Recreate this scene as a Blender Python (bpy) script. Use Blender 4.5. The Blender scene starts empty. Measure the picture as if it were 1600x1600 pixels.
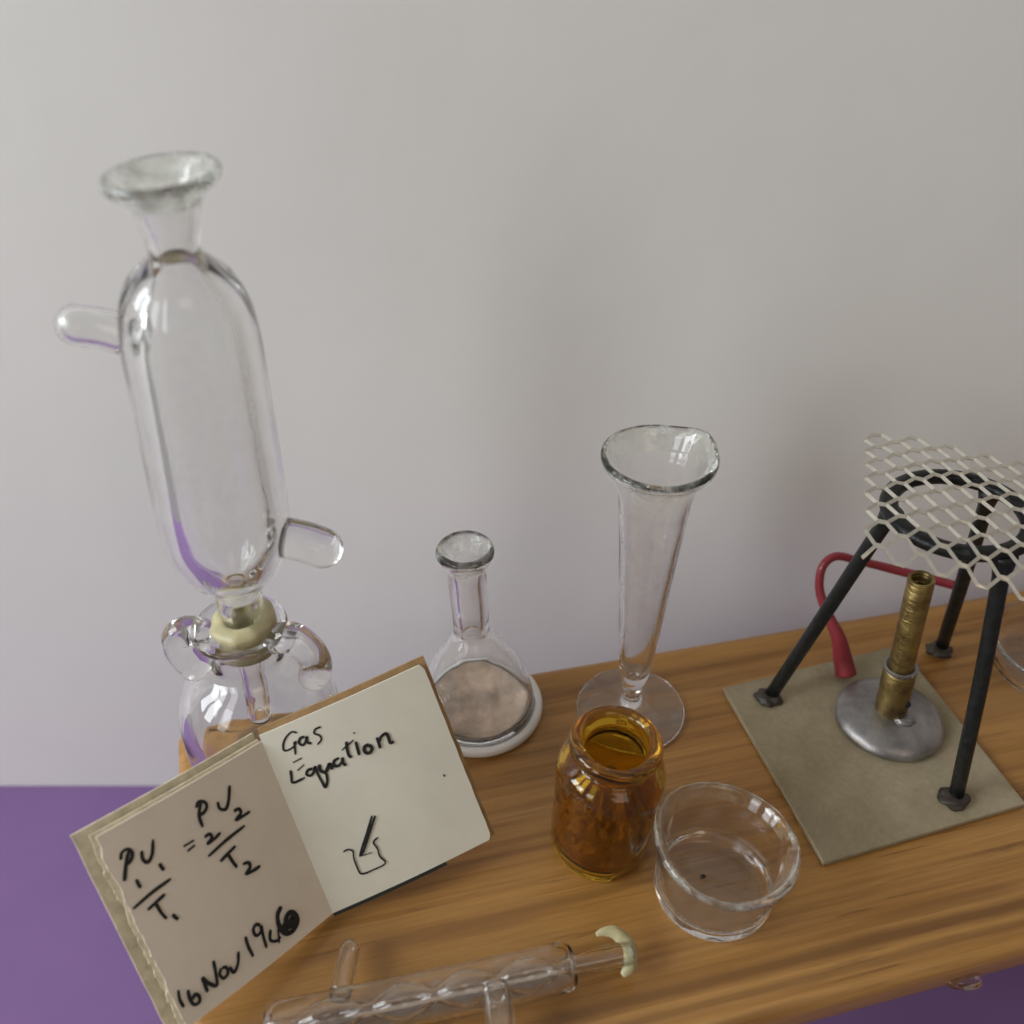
import bpy, math, random
from mathutils import Vector, Matrix, noise
R = math.radians
U = 0.01                      # the script measures in centimetres
rnd = random.Random(7)

# ---------------------------------------------------------------- camera, world, lamps, exposure
sc = bpy.context.scene
CAM = Vector((0, 0, 9.0))
cd = bpy.data.cameras.new("camera")
cam = bpy.data.objects.new("camera", cd)
sc.collection.objects.link(cam)
cam.location = CAM * U
cam.rotation_euler = (R(90 - 38.5), 0, 0)
cd.sensor_width = 36
cd.lens = 36 * 1500 / 1600
cd.clip_start = 0.001
cd.clip_end = 20
cd.dof.use_dof = True
cd.dof.focus_distance = 9.9 * U
cd.dof.aperture_fstop = (cd.lens * 0.1) / 0.13     # iris about 1.7 mm across
sc.camera = cam

w = bpy.data.worlds.new("World")
sc.world = w
w.use_nodes = True
nt = w.node_tree
nt.nodes.clear()
wo = nt.nodes.new("ShaderNodeOutputWorld")
bg = nt.nodes.new("ShaderNodeBackground")
tc = nt.nodes.new("ShaderNodeTexCoord")
sx = nt.nodes.new("ShaderNodeSeparateXYZ")
mr = nt.nodes.new("ShaderNodeMapRange")
cr = nt.nodes.new("ShaderNodeValToRGB")
nt.links.new(tc.outputs["Generated"], sx.inputs[0])
dt = nt.nodes.new("ShaderNodeVectorMath")
dt.operation = 'DOT_PRODUCT'
dt.inputs[1].default_value = (0.62, -0.70, -0.12)
nt.links.new(tc.outputs["Generated"], dt.inputs[0])
nt.links.new(dt.outputs["Value"], mr.inputs[0])
mr.inputs[1].default_value = -1
mr.inputs[2].default_value = 1
nt.links.new(mr.outputs[0], cr.inputs[0])
cr.color_ramp.elements[0].position = 0.15
cr.color_ramp.elements[0].color = (1.0, 0.98, 0.95, 1)
cr.color_ramp.elements[1].position = 0.85
cr.color_ramp.elements[1].color = (0.52, 0.44, 0.38, 1)
nt.links.new(cr.outputs[0], bg.inputs[0])
bg.inputs[1].default_value = WORLD_STRENGTH = 0.285
nt.links.new(bg.outputs[0], wo.inputs[0])

def area_lamp(name, loc, size, watts, col, aim=(0, 7, 1)):
    l = bpy.data.lights.new(name, 'AREA')
    l.shape = 'RECTANGLE'
    l.size, l.size_y = size[0] * U, size[1] * U
    l.energy = watts
    l.color = col
    o = bpy.data.objects.new(name, l)
    sc.collection.objects.link(o)
    o.location = Vector(loc) * U
    d = Vector(aim) - Vector(loc)
    o.rotation_euler = d.to_track_quat('-Z', 'Y').to_euler()
    return o

area_lamp("window_light", (-34, 1, 21), (7.5, 20), 0.56, (0.90, 0.96, 1.0))
area_lamp("window_light", (-33, -9, 21), (7.5, 20), 0.56, (0.90, 0.96, 1.0))
area_lamp("window_light", (-28, -24, 22), (9, 22), 0.30, (0.90, 0.96, 1.0))
area_lamp("warm_fill", (14, -30, 40), (22, 18), 0.20, (1.0, 0.84, 0.68))  # unseen warm fill lamp added on the right, no known source

sc.view_settings.view_transform = 'Standard'
sc.view_settings.look = 'None'
sc.view_settings.gamma = 1
sc.view_settings.exposure = 0.12
sc.view_settings.use_curve_mapping = False
cy = sc.cycles
cy.max_bounces = 18
cy.transmission_bounces = 18
cy.glossy_bounces = 12
cy.diffuse_bounces = 3
cy.transparent_max_bounces = 24
cy.caustics_reflective = True
cy.caustics_refractive = True
cy.blur_glossy = 0.3
cy.sample_clamp_indirect = 8.0
cy.use_denoising = True

# ---------------------------------------------------------------- helpers
def mesh_obj(name, verts, faces, mat, parent=None, base=(0, 0, 0), smooth=True):
    """verts in world cm; stored relative to base"""
    b = Vector(base)
    me = bpy.data.meshes.new(name)
    me.from_pydata([tuple((Vector(v) - b) * U) for v in verts], [], faces)
    if isinstance(mat, (list, tuple)):
        for m in mat:
            me.materials.append(m)
    else:
        me.materials.append(mat)
    if smooth:
        me.polygons.foreach_set("use_smooth", [True] * len(me.polygons))
    me.update()
    o = bpy.data.objects.new(name, me)
    sc.collection.objects.link(o)
    if parent is not None:
        o.parent = parent
    else:
        o.location = b * U
    return o

def tag(o, label, cat, group=None):
    o['label'] = label
    o['category'] = cat
    if group:
        o['group'] = group
    return o

def thing(name, base, label, cat):
    o = bpy.data.objects.new(name, None)
    o.empty_display_size = 0.005
    sc.collection.objects.link(o)
    o.location = Vector(base) * U
    return tag(o, label, cat)

def catmull(pts, n=8):
    pts = [Vector(p) for p in pts]
    if len(pts) < 3:
        return pts
    out = []
    for i in range(len(pts) - 1):
        p1, p2 = pts[i], pts[i + 1]
        p0 = pts[i - 1] if i > 0 else p1 * 2 - p2
        p3 = pts[i + 2] if i + 2 < len(pts) else p2 * 2 - p1
        if (p2 - p1).length < 1e-6:
            continue
        a = 0.5
        d1 = max((p1 - p0).length ** a, 1e-4)
        d2 = max((p2 - p1).length ** a, 1e-4)
        d3 = max((p3 - p2).length ** a, 1e-4)
        m1 = (p2 - p1)
        if (p1 - p0).length > 1e-6:
            m1 = (p1 - p0) / d1 - (p2 - p0) / (d1 + d2) + (p2 - p1) / d2
            m1 = m1 * d2
        m2 = (p2 - p1)
        if (p3 - p2).length > 1e-6:
            m2 = (p2 - p1) / d2 - (p3 - p1) / (d2 + d3) + (p3 - p2) / d3
            m2 = m2 * d2
        for k in range(n):
            t = k / n
            h00 = 2 * t ** 3 - 3 * t * t + 1
            h10 = t ** 3 - 2 * t * t + t
            h01 = -2 * t ** 3 + 3 * t * t
            h11 = t ** 3 - t * t
            out.append(p1 * h00 + m1 * h10 + p2 * h01 + m2 * h11)
    out.append(pts[-1])
    return out

def lathe_parts(path, names, mats, base, parent=None, top=None, seg=96, sub=7, deform=None):
    """path: (r, z) points going up the outside and down the inside; '|' cuts it.
    strips are handed to names in order (a name may repeat: same mesh)."""
    pts, cuts = [], []
    for p in path:
        if p == '|':
            cuts.append(pts[-1])
        else:
            pts.append(Vector((p[0], 0, p[1])))
    dense = catmull(pts, sub)
    strips = [[]]
    ci = 0
    cutv = [Vector(c) for c in cuts]
    for d in dense:
        strips[-1].append(d)
        if ci < len(cutv) and (d - cutv[ci]).length < 1e-5:
            strips.append([d])
            ci += 1
    groups = {}
    for nm, st in zip(names, strips):
        groups.setdefault(nm, []).append(st)
    b = Vector(base)
    ax = Vector((0, 0, 1)) if top is None else (Vector(top) - b).normalized()
    rot = Vector((0, 0, 1)).rotation_difference(ax).to_matrix()
    objs = {}
    for nm, sts in groups.items():
        vs, fs = [], []
        for st in sts:
            rings = []
            for d in st:
                r, z = max(d.x, 0), d.z
                if r < 1e-4:
                    q = (0, 0, z) if deform is None else deform(0, 0, z)
                    vs.append(b + rot @ Vector(q))
                    rings.append([len(vs) - 1])
                else:
                    row = []
                    for j in range(seg):
                        a = 2 * math.pi * j / seg
                        q = (r * math.cos(a), r * math.sin(a), z)
                        if deform:
                            q = deform(*q)
                        vs.append(b + rot @ Vector(q))
                        row.append(len(vs) - 1)
                    rings.append(row)
            for r0, r1 in zip(rings, rings[1:]):
                for j in range(seg):
                    k = (j + 1) % seg
                    if len(r0) == 1 and len(r1) == 1:
                        continue
                    if len(r0) == 1:
                        fs.append((r0[0], r1[k], r1[j]))
                    elif len(r1) == 1:
                        fs.append((r0[j], r0[k], r1[0]))
                    else:
                        fs.append((r0[j], r0[k], r1[k], r1[j]))
        m = mats[nm] if isinstance(mats, dict) else mats
        objs[nm] = mesh_obj(nm, vs, fs, m, parent, base)
    return objs

def tube_geo(path, rad, seg=24, flip=False, sub=6, caps=True):
    P = catmull(path, sub)
    n = len(P)
    rr = [Vector((r, 0, 0)) for r in rad]
    Rr = [max(v.x, 0.0) for v in catmull(rr, sub)] if len(set(rad)) > 1 and len(rad) == len(path) else None
    if Rr is None or len(Rr) != n:
        # equal-length arcs: interpolate linearly
        Rr = []
        for i in range(n):
            t = i / (n - 1) * (len(rad) - 1)
            k = min(int(t), len(rad) - 2) if len(rad) > 1 else 0
            Rr.append(rad[k] + (rad[min(k + 1, len(rad) - 1)] - rad[k]) * (t - k))
    vs, fs = [], []
    up = None
    for i in range(n):
        t = (P[min(i + 1, n - 1)] - P[max(i - 1, 0)]).normalized()
        if up is None:
            up = t.orthogonal().normalized()
        up = (up - t * up.dot(t)).normalized()
        s = t.cross(up)
        for j in range(seg):
            a = 2 * math.pi * j / seg
            vs.append(P[i] + (up * math.cos(a) + s * math.sin(a)) * max(Rr[i], 1e-4))
    for i in range(n - 1):
        for j in range(seg):
            k = (j + 1) % seg
            fs.append((i * seg + j, i * seg + k, (i + 1) * seg + k, (i + 1) * seg + j))
    if caps:
        fs.append(tuple(reversed(range(seg))))
        fs.append(tuple((n - 1) * seg + j for j in range(seg)))
    if flip:
        fs = [tuple(reversed(f)) for f in fs]
    return vs, fs

def merge(*geos):
    V, Fc = [], []
    for v, f in geos:
        o = len(V)
        V += list(v)
        Fc += [tuple(i + o for i in q) for q in f]
    return V, Fc

def round_end(path, r, at_end=True, at_start=False):
    """radii + points giving hemispherical ends to a tube"""
    pts = catmull(path, 8)
    out, rad = [], []
    if at_start:
        t = (pts[0] - pts[1]).normalized()
        for k in range(7):
            a = math.pi / 2 * (1 - k / 7)
            out.append(pts[0] + t * r * math.sin(a)); rad.append(r * math.cos(a))
    for p in pts:
        out.append(p); rad.append(r)
    if at_end:
        t = (pts[-1] - pts[-2]).normalized()
        for k in range(1, 8):
            a = math.pi / 2 * k / 7
            out.append(pts[-1] + t * r * math.sin(a)); rad.append(r * math.cos(a))
    return out, rad

def tube_raw(P, Rr, seg=28, flip=False):
    return tube_geo_dense([Vector(p) for p in P], Rr, seg, flip)

def tube_geo_dense(P, Rr, seg, flip):
    vs, fs, up, n = [], [], None, len(P)
    for i in range(n):
        t = (P[min(i + 1, n - 1)] - P[max(i - 1, 0)]).normalized()
        if up is None:
            up = t.orthogonal().normalized()
        up = (up - t * up.dot(t)).normalized()
        s = t.cross(up)
        for j in range(seg):
            a = 2 * math.pi * j / seg
            vs.append(P[i] + (up * math.cos(a) + s * math.sin(a)) * max(Rr[i], 1e-4))
    for i in range(n - 1):
        for j in range(seg):
            k = (j + 1) % seg
            fs.append((i * seg + j, i * seg + k, (i + 1) * seg + k, (i + 1) * seg + j))
    fs.append(tuple(reversed(range(seg))))
    fs.append(tuple((n - 1) * seg + j for j in range(seg)))
    if flip:
        fs = [tuple(reversed(f)) for f in fs]
    return vs, fs

def glass_nub(path, r, wall, seg=32, solid=False):
    """closed glass tube with a rounded far end and a hollow bore"""
    P, q = round_end(path, r)
    g = tube_raw(P, q, seg)
    if solid:
        return g
    pts = catmull(path, 8)
    P2, q2 = round_end([p for p in path], r - wall)
    t = (P2[-1] - P2[-2]).normalized()
    P2 = P2[:-7] + [p - t * 0.0 for p in P2[-7:]]
    return merge(g, tube_raw(P2, q2, seg, flip=True))

# ---------------------------------------------------------------- materials
def mat(name):
    m = bpy.data.materials.new(name)
    m.use_nodes = True
    t = m.node_tree
    return m, t, t.nodes["Principled BSDF"]

def N(t, kind, **kw):
    n = t.nodes.new(kind)
    for k, v in kw.items():
        setattr(n, k, v)
    return n

def noise_node(t, scale, detail=3, rough=0.5, vec=None):
    n = N(t, "ShaderNodeTexNoise")
    n.inputs["Scale"].default_value = scale
    n.inputs["Detail"].default_value = detail
    n.inputs["Roughness"].default_value = rough
    if vec is None:
        c = N(t, "ShaderNodeTexCoord")
        vec = c.outputs["Object"]
    t.links.new(vec, n.inputs["Vector"])
    return n

def ramp(t, src, stops):
    r = N(t, "ShaderNodeValToRGB")
    t.links.new(src, r.inputs[0])
    e = r.color_ramp.elements
    while len(e) < len(stops):
        e.new(0.5)
    for el, (p, c) in zip(e, stops):
        el.position = p
        el.color = (*c, 1) if len(c) == 3 else c
    return r

def maprange(t, src, a, b, c, d):
    m = N(t, "ShaderNodeMapRange")
    t.links.new(src, m.inputs[0])
    for i, v in zip((1, 2, 3, 4), (a, b, c, d)):
        m.inputs[i].default_value = v
    return m

def bump(t, b, src, strength, dist=0.0001):
    n = N(t, "ShaderNodeBump")
    n.inputs["Strength"].default_value = strength
    n.inputs["Distance"].default_value = dist
    t.links.new(src, n.inputs["Height"])
    t.links.new(n.outputs[0], b.inputs["Normal"])
    return n

def glass(name, col=(1, 1, 1), ior=1.48, dust_sheen=0.05, rough=0.0, bumpy=0.07, dust_sheen_scale=900, dust_sheen_col=(0.75, 0.73, 0.7)):
    m, t, b = mat(name)
    b.inputs["Base Color"].default_value = (*col, 1)
    b.inputs["Transmission Weight"].default_value = 1
    b.inputs["IOR"].default_value = ior
    sm = noise_node(t, 260, 4, 0.6)
    rr = maprange(t, sm.outputs[0], 0.5, 0.75, rough, rough + 0.06)
    t.links.new(rr.outputs[0], b.inputs["Roughness"])
    bn = noise_node(t, 140, 1, 0.4)
    bump(t, b, bn.outputs[0], bumpy, 0.0004)
    # a thin film of dust and finger marks; on rims also painted reflections
    d = N(t, "ShaderNodeBsdfDiffuse")
    d.inputs[0].default_value = (*dust_sheen_col, 1)
    mix = N(t, "ShaderNodeMixShader")
    dn = noise_node(t, dust_sheen_scale, 5, 0.65)
    dn2 = noise_node(t, 150, 2, 0.5)
    f1 = maprange(t, dn.outputs[0], 0.45, 0.75, 0.0, dust_sheen * 2)
    f2 = maprange(t, dn2.outputs[0], 0.35, 0.7, 0.2, 1.0)
    mu = N(t, "ShaderNodeMath", operation='MULTIPLY')
    t.links.new(f1.outputs[0], mu.inputs[0])
    t.links.new(f2.outputs[0], mu.inputs[1])
    t.links.new(mu.outputs[0], mix.inputs[0])
    t.links.new(b.outputs[0], mix.inputs[1])
    t.links.new(d.outputs[0], mix.inputs[2])
    t.links.new(mix.outputs[0], t.nodes["Material Output"].inputs[0])
    return m

M_GLASS = glass("clear_glass", (0.985, 0.99, 0.985), dust_sheen=0.02)
M_RIM = glass("rim_glass", (0.96, 0.98, 0.94), dust_sheen=0.42, rough=0.05, dust_sheen_scale=600, dust_sheen_col=(0.8, 0.82, 0.76))  # heavy pale film paints reflected light into the rims
M_GLASS_THIN = glass("flask_glass", (0.99, 0.985, 0.98), dust_sheen=0.05)
M_GLASS_DUSTY = glass("dusty_glass", (0.98, 0.97, 0.96), dust_sheen=0.16, rough=0.02, dust_sheen_scale=500)
M_FROST = glass("ground_glass", (0.97, 0.96, 0.95), dust_sheen=0.30, rough=0.12, dust_sheen_scale=380)
M_AMBER = glass("amber_glass", (0.76, 0.46, 0.04), dust_sheen=0.03, bumpy=0.25, dust_sheen_col=(0.6, 0.4, 0.2))
M_RESIN = glass("clear_resin", (0.95, 0.8, 0.6), dust_sheen=0.05)

def m_wood():
    m, t, b = mat("varnished_pine")
    c = N(t, "ShaderNodeTexCoord")
    mp = N(t, "ShaderNodeMapping")
    mp.inputs["Rotation"].default_value = (0, 0, R(-13.6))
    t.links.new(c.outputs["Object"], mp.inputs[0])
    def vec(sx_, sy_, sz_):
        q = N(t, "ShaderNodeMapping")
        q.inputs["Scale"].default_value = (sx_, sy_, sz_)
        t.links.new(mp.outputs[0], q.inputs[0])
        return q.outputs[0]
    broad = noise_node(t, 1, 3, 0.55, vec(9, 150, 150))
    lines = noise_node(t, 1, 4, 0.6, vec(11, 900, 900))
    fibre = noise_node(t, 1, 3, 0.7, vec(150, 3800, 3800))
    streak = noise_node(t, 1, 2, 0.5, vec(26, 330, 330))
    base = ramp(t, broad.outputs[0], [(0.30, (0.32, 0.155, 0.038)), (0.5, (0.40, 0.205, 0.054)), (0.72, (0.46, 0.25, 0.082))])
    dk = ramp(t, streak.outputs[0], [(0.56, (0, 0, 0)), (0.70, (1, 1, 1))])
    ln = ramp(t, lines.outputs[0], [(0.40, (0.66, 0.55, 0.42)), (0.52, (1.0, 0.98, 0.95)), (0.62, (1.06, 1.05, 1.02))])
    fb = ramp(t, fibre.outputs[0], [(0.35, (0.86, 0.83, 0.8)), (0.65, (1.06, 1.05, 1.04))])
    m1 = N(t, "ShaderNodeMix", data_type='RGBA', blend_type='MULTIPLY'); m1.inputs[0].default_value = 0.55
    t.links.new(base.outputs[0], m1.inputs[6]); t.links.new(ln.outputs[0], m1.inputs[7])
    m2 = N(t, "ShaderNodeMix", data_type='RGBA', blend_type='MULTIPLY'); m2.inputs[0].default_value = 0.8
    t.links.new(m1.outputs[2], m2.inputs[6]); t.links.new(fb.outputs[0], m2.inputs[7])
    m3 = N(t, "ShaderNodeMix", data_type='RGBA', blend_type='MIX')
    sc_ = maprange(t, dk.outputs[0], 0, 1, 0, 0.55)
    t.links.new(sc_.outputs[0], m3.inputs[0])
    t.links.new(m2.outputs[2], m3.inputs[6]); m3.inputs[7].default_value = (0.17, 0.068, 0.018, 1)
    dash = noise_node(t, 1, 3, 0.6, vec(75, 1500, 1500))
    patch = noise_node(t, 1, 2, 0.5, vec(30, 120, 120))
    d1 = maprange(t, dash.outputs[0], 0.60, 0.68, 0, 1)
    d2 = maprange(t, patch.outputs[0], 0.48, 0.62, 0, 0.6)
    dm = N(t, "ShaderNodeMath", operation='MULTIPLY')
    t.links.new(d1.outputs[0], dm.inputs[0]); t.links.new(d2.outputs[0], dm.inputs[1])
    m4 = N(t, "ShaderNodeMix", data_type='RGBA', blend_type='MIX')
    t.links.new(dm.outputs[0], m4.inputs[0])
    t.links.new(m3.outputs[2], m4.inputs[6]); m4.inputs[7].default_value = (0.14, 0.06, 0.018, 1)
    # two dark late-wood lines running along the front edge of the plank
    dp = N(t, "ShaderNodeVectorMath", operation='DOT_PRODUCT')
    dp.inputs[1].default_value = (-0.2415, 1, 0)
    t.links.new(c.outputs["Object"], dp.inputs[0])
    wv = noise_node(t, 1, 3, 0.6, vec(60, 300, 300))
    wa = N(t, "ShaderNodeMath", operation='MULTIPLY_ADD')
    t.links.new(wv.outputs[0], wa.inputs[0]); wa.inputs[1].default_value = 0.0009
    t.links.new(dp.outputs["Value"], wa.inputs[2])
    prev = m4.outputs[2]
    for pos, wdt, amt in ((-0.0217, 0.0011, 0.85), (-0.0236, 0.0006, 0.6), (-0.0105, 0.0006, 0.5), (0.0085, 0.0006, 0.5)):
        cmp_ = N(t, "ShaderNodeMath", operation='SUBTRACT')
        t.links.new(wa.outputs[0], cmp_.inputs[0]); cmp_.inputs[1].default_value = pos + 0.00045
        ab = N(t, "ShaderNodeMath", operation='ABSOLUTE')
        t.links.new(cmp_.outputs[0], ab.inputs[0])
        f = maprange(t, ab.outputs[0], wdt * 0.3, wdt, amt, 0.0)
        mm = N(t, "ShaderNodeMath", operation='MULTIPLY')
        t.links.new(f.outputs[0], mm.inputs[0])
        g_ = maprange(t, broad.outputs[0], 0.3, 0.55, 0.6, 1.0)
        t.links.new(g_.outputs[0], mm.inputs[1])
        mx = N(t, "ShaderNodeMix", data_type='RGBA', blend_type='MIX')
        t.links.new(mm.outputs[0], mx.inputs[0])
        t.links.new(prev, mx.inputs[6]); mx.inputs[7].default_value = (0.16, 0.068, 0.017, 1)
        prev = mx.outputs[2]
    t.links.new(prev, b.inputs["Base Color"])
    rr = maprange(t, lines.outputs[0], 0.3, 0.7, 0.28, 0.44)
    t.links.new(rr.outputs[0], b.inputs["Roughness"])
    bump(t, b, lines.outputs[0], 0.35, 0.0001)
    return m
M_WOOD = m_wood()

def simple(name, col, rough=0.6, metal=0.0, nscale=300, amt=0.12, bmp=0.2, bscale=None, bdist=0.0001, spec=0.5, detail=4):
    m, t, b = mat(name)
    n = noise_node(t, nscale, detail, 0.6)
    lo = tuple(c * (1 - amt) for c in col)
    hi = tuple(min(c * (1 + amt), 1) for c in col)
    r = ramp(t, n.outputs[0], [(0.3, lo), (0.7, hi)])
    t.links.new(r.outputs[0], b.inputs["Base Color"])
    b.inputs["Roughness"].default_value = rough
    b.inputs["Metallic"].default_value = metal
    b.inputs["Specular IOR Level"].default_value = spec
    if bmp:
        bn = n if bscale is None else noise_node(t, bscale, 4, 0.6)
        bump(t, b, bn.outputs[0], bmp, bdist)
    return m

M_PAPER_WALL = simple("white_card", (0.80, 0.785, 0.75), 0.9, nscale=14, amt=0.035, bmp=0.18, bscale=38, bdist=0.0012, spec=0.2)
M_PURPLE = simple("purple_card", (0.215, 0.125, 0.29), 0.85, nscale=40, amt=0.06, bmp=0.2, bscale=900, spec=0.2)
M_PAGE_L = simple("aged_pink_paper", (0.86, 0.765, 0.635), 0.85, nscale=120, amt=0.06, bmp=0.25, bscale=1500, bdist=0.00003, spec=0.2)
M_PAGE_R = simple("grey_white_paper", (0.76, 0.725, 0.61), 0.85, nscale=150, amt=0.05, bmp=0.25, bscale=1500, bdist=0.00003, spec=0.2)
M_PAGE_EDGE = simple("cream_paper_edge", (0.72, 0.64, 0.47), 0.9, nscale=900, amt=0.2, bmp=0.4, bscale=2500, bdist=0.00005)
M_KRAFT = simple("brown_card", (0.42, 0.26, 0.12), 0.85, nscale=700, amt=0.2, bmp=0.3, bscale=2000, bdist=0.00004)
M_INK = simple("black_ink", (0.012, 0.012, 0.012), 0.7, nscale=900, amt=0.4, bmp=0)
M_BLACKCARD = simple("black_edge", (0.02, 0.025, 0.022), 0.7, bmp=0)
M_RUBBER = simple("cream_silicone", (0.50, 0.45, 0.26), 0.45, nscale=500, amt=0.12, bmp=0.5, bscale=700, bdist=0.0003)
_b = M_RUBBER.node_tree.nodes["Principled BSDF"]
_b.inputs["Subsurface Weight"].default_value = 0.5
_b.inputs["Subsurface Radius"].default_value = (0.6, 0.5, 0.3)
_b.inputs["Subsurface Scale"].default_value = 0.001
M_REFRACT_WHITE = simple("refracted_white", (0.80, 0.79, 0.76), 0.25, nscale=300, amt=0.04, bmp=0.1)  # white of the refracted backdrop put into the colour
M_BLACK = simple("black_paint", (0.010, 0.012, 0.012), 0.34, spec=0.4, nscale=800, amt=0.5, bmp=0.6, bscale=900, bdist=0.0002)
M_GLUE = simple("dark_glue", (0.045, 0.035, 0.028), 0.4, nscale=700, amt=0.5, bmp=0.5, bscale=800, bdist=0.0002)
M_ALU = simple("aluminium", (0.80, 0.765, 0.67), 0.3, metal=0.85, nscale=900, amt=0.08, bmp=0.2)
M_RED = simple("red_rubber", (0.29, 0.03, 0.042), 0.42, nscale=500, amt=0.15, bmp=0.2)

def m_mat_card():
    m, t, b = mat("grey_green_board")
    n1 = noise_node(t, 110, 5, 0.6)
    n2 = noise_node(t, 1800, 3, 0.7)
    r = ramp(t, n1.outputs[0], [(0.3, (0.255, 0.205, 0.12)), (0.55, (0.33, 0.275, 0.175)), (0.75, (0.385, 0.325, 0.22))])
    r2 = ramp(t, n2.outputs[0], [(0.3, (0.9, 0.9, 0.9)), (0.7, (1.06, 1.06, 1.06))])
    x = N(t, "ShaderNodeMix", data_type='RGBA', blend_type='MULTIPLY'); x.inputs[0].default_value = 1
    t.links.new(r.outputs[0], x.inputs[6]); t.links.new(r2.outputs[0], x.inputs[7])
    t.links.new(x.outputs[2], b.inputs["Base Color"])
    b.inputs["Roughness"].default_value = 0.7
    bump(t, b, n2.outputs[0], 0.4, 0.00006)
    return m
M_MAT = m_mat_card()

def m_brass():
    m, t, b = mat("scratched_brass")
    c = N(t, "ShaderNodeTexCoord")
    q = N(t, "ShaderNodeMapping"); q.inputs["Scale"].default_value = (250, 250, 3500)
    t.links.new(c.outputs["Object"], q.inputs[0])
    n = noise_node(t, 1, 3, 0.6, q.outputs[0])
    n2 = noise_node(t, 350, 4, 0.6)
    r = ramp(t, n2.outputs[0], [(0.35, (0.16, 0.11, 0.045)), (0.65, (0.42, 0.32, 0.12))])
    t.links.new(r.outputs[0], b.inputs["Base Color"])
    b.inputs["Metallic"].default_value = 0.9
    b.inputs["Roughness"].default_value = 0.36
    bump(t, b, n.outputs[0], 0.9, 0.00018)
    return m
M_BRASS = m_brass()

def m_pewter():
    m, t, b = mat("dull_pewter")
    n2 = noise_node(t, 300, 5, 0.6)
    r = ramp(t, n2.outputs[0], [(0.3, (0.22, 0.21, 0.21)), (0.7, (0.46, 0.44, 0.43))])
    t.links.new(r.outputs[0], b.inputs["Base Color"])
    b.inputs["Metallic"].default_value = 0.85
    b.inputs["Roughness"].default_value = 0.42
    bump(t, b, n2.outputs[0], 0.35, 0.0003)
    return m
M_PEWTER = m_pewter()

M_RESIDUE = simple('dried_residue', (0.60, 0.48, 0.38), 0.5, nscale=330, amt=0.45, bmp=0.4, bscale=700, bdist=0.0001, detail=5)
def m_crystal():
    m, t, b = mat("brown_crystals")
    n = noise_node(t, 420, 5, 0.7)
    r = ramp(t, n.outputs[0], [(0.3, (0.14, 0.085, 0.04)), (0.55, (0.22, 0.145, 0.07)), (0.75, (0.32, 0.22, 0.11))])
    t.links.new(r.outputs[0], b.inputs["Base Color"])
    b.inputs["Roughness"].default_value = 0.8
    return m
M_CRYSTAL = m_crystal()

# ---------------------------------------------------------------- setting: purple floor, white card, bench
def box_geo(lo, hi, rotz=0.0, c=(0, 0)):
    vs = []
    for x in (lo[0], hi[0]):
        for y in (lo[1], hi[1]):
            for z in (lo[2], hi[2]):
                dx, dy = x - c[0], y - c[1]
                vs.append((c[0] + dx * math.cos(rotz) - dy * math.sin(rotz), c[1] + dx * math.sin(rotz) + dy * math.cos(rotz), z))
    fs = [(0, 1, 3, 2), (4, 6, 7, 5), (0, 4, 5, 1), (2, 3, 7, 6), (0, 2, 6, 4), (1, 5, 7, 3)]
    return vs, fs

def bevel(o, wdt, seg=2):
    md = o.modifiers.new("bevel", 'BEVEL')
    md.width = wdt * U
    md.segments = seg
    md.limit_method = 'ANGLE'
    md.angle_limit = R(35)
    return o

FLOOR_Z = -5.5
WALL_Y = 10.36
v = [(-17, -3, FLOOR_Z), (26, -3, FLOOR_Z), (26, WALL_Y + 3, FLOOR_Z), (-17, WALL_Y + 3, FLOOR_Z)]
fl = mesh_obj("table_top", v, [(0, 1, 2, 3)], M_PURPLE, base=(0, 0, FLOOR_Z), smooth=False)
fl['kind'] = 'structure'
# the card backdrop: a tall sheet with a slow, uneven ripple
vs, fs = [], []
nx, nz = 90, 60
for i in range(nx + 1):
    for k in range(nz + 1):
        x = -45 + 90 * i / nx
        z = FLOOR_Z + 0.02 + 45 * k / nz
        y = WALL_Y + 0.10 * (noise.noise(Vector((x * 0.13, z * 0.07, 3.1)))) * min(1, k / 10)
        vs.append((x, y, z))
for i in range(nx):
    for k in range(nz):
        a = i * (nz + 1) + k
        fs.append((a, a + nz + 1, a + nz + 2, a + 1))
wl = mesh_obj("backdrop", vs, fs, M_PAPER_WALL, base=(0, WALL_Y, FLOOR_Z))
wl['kind'] = 'structure'

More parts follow.
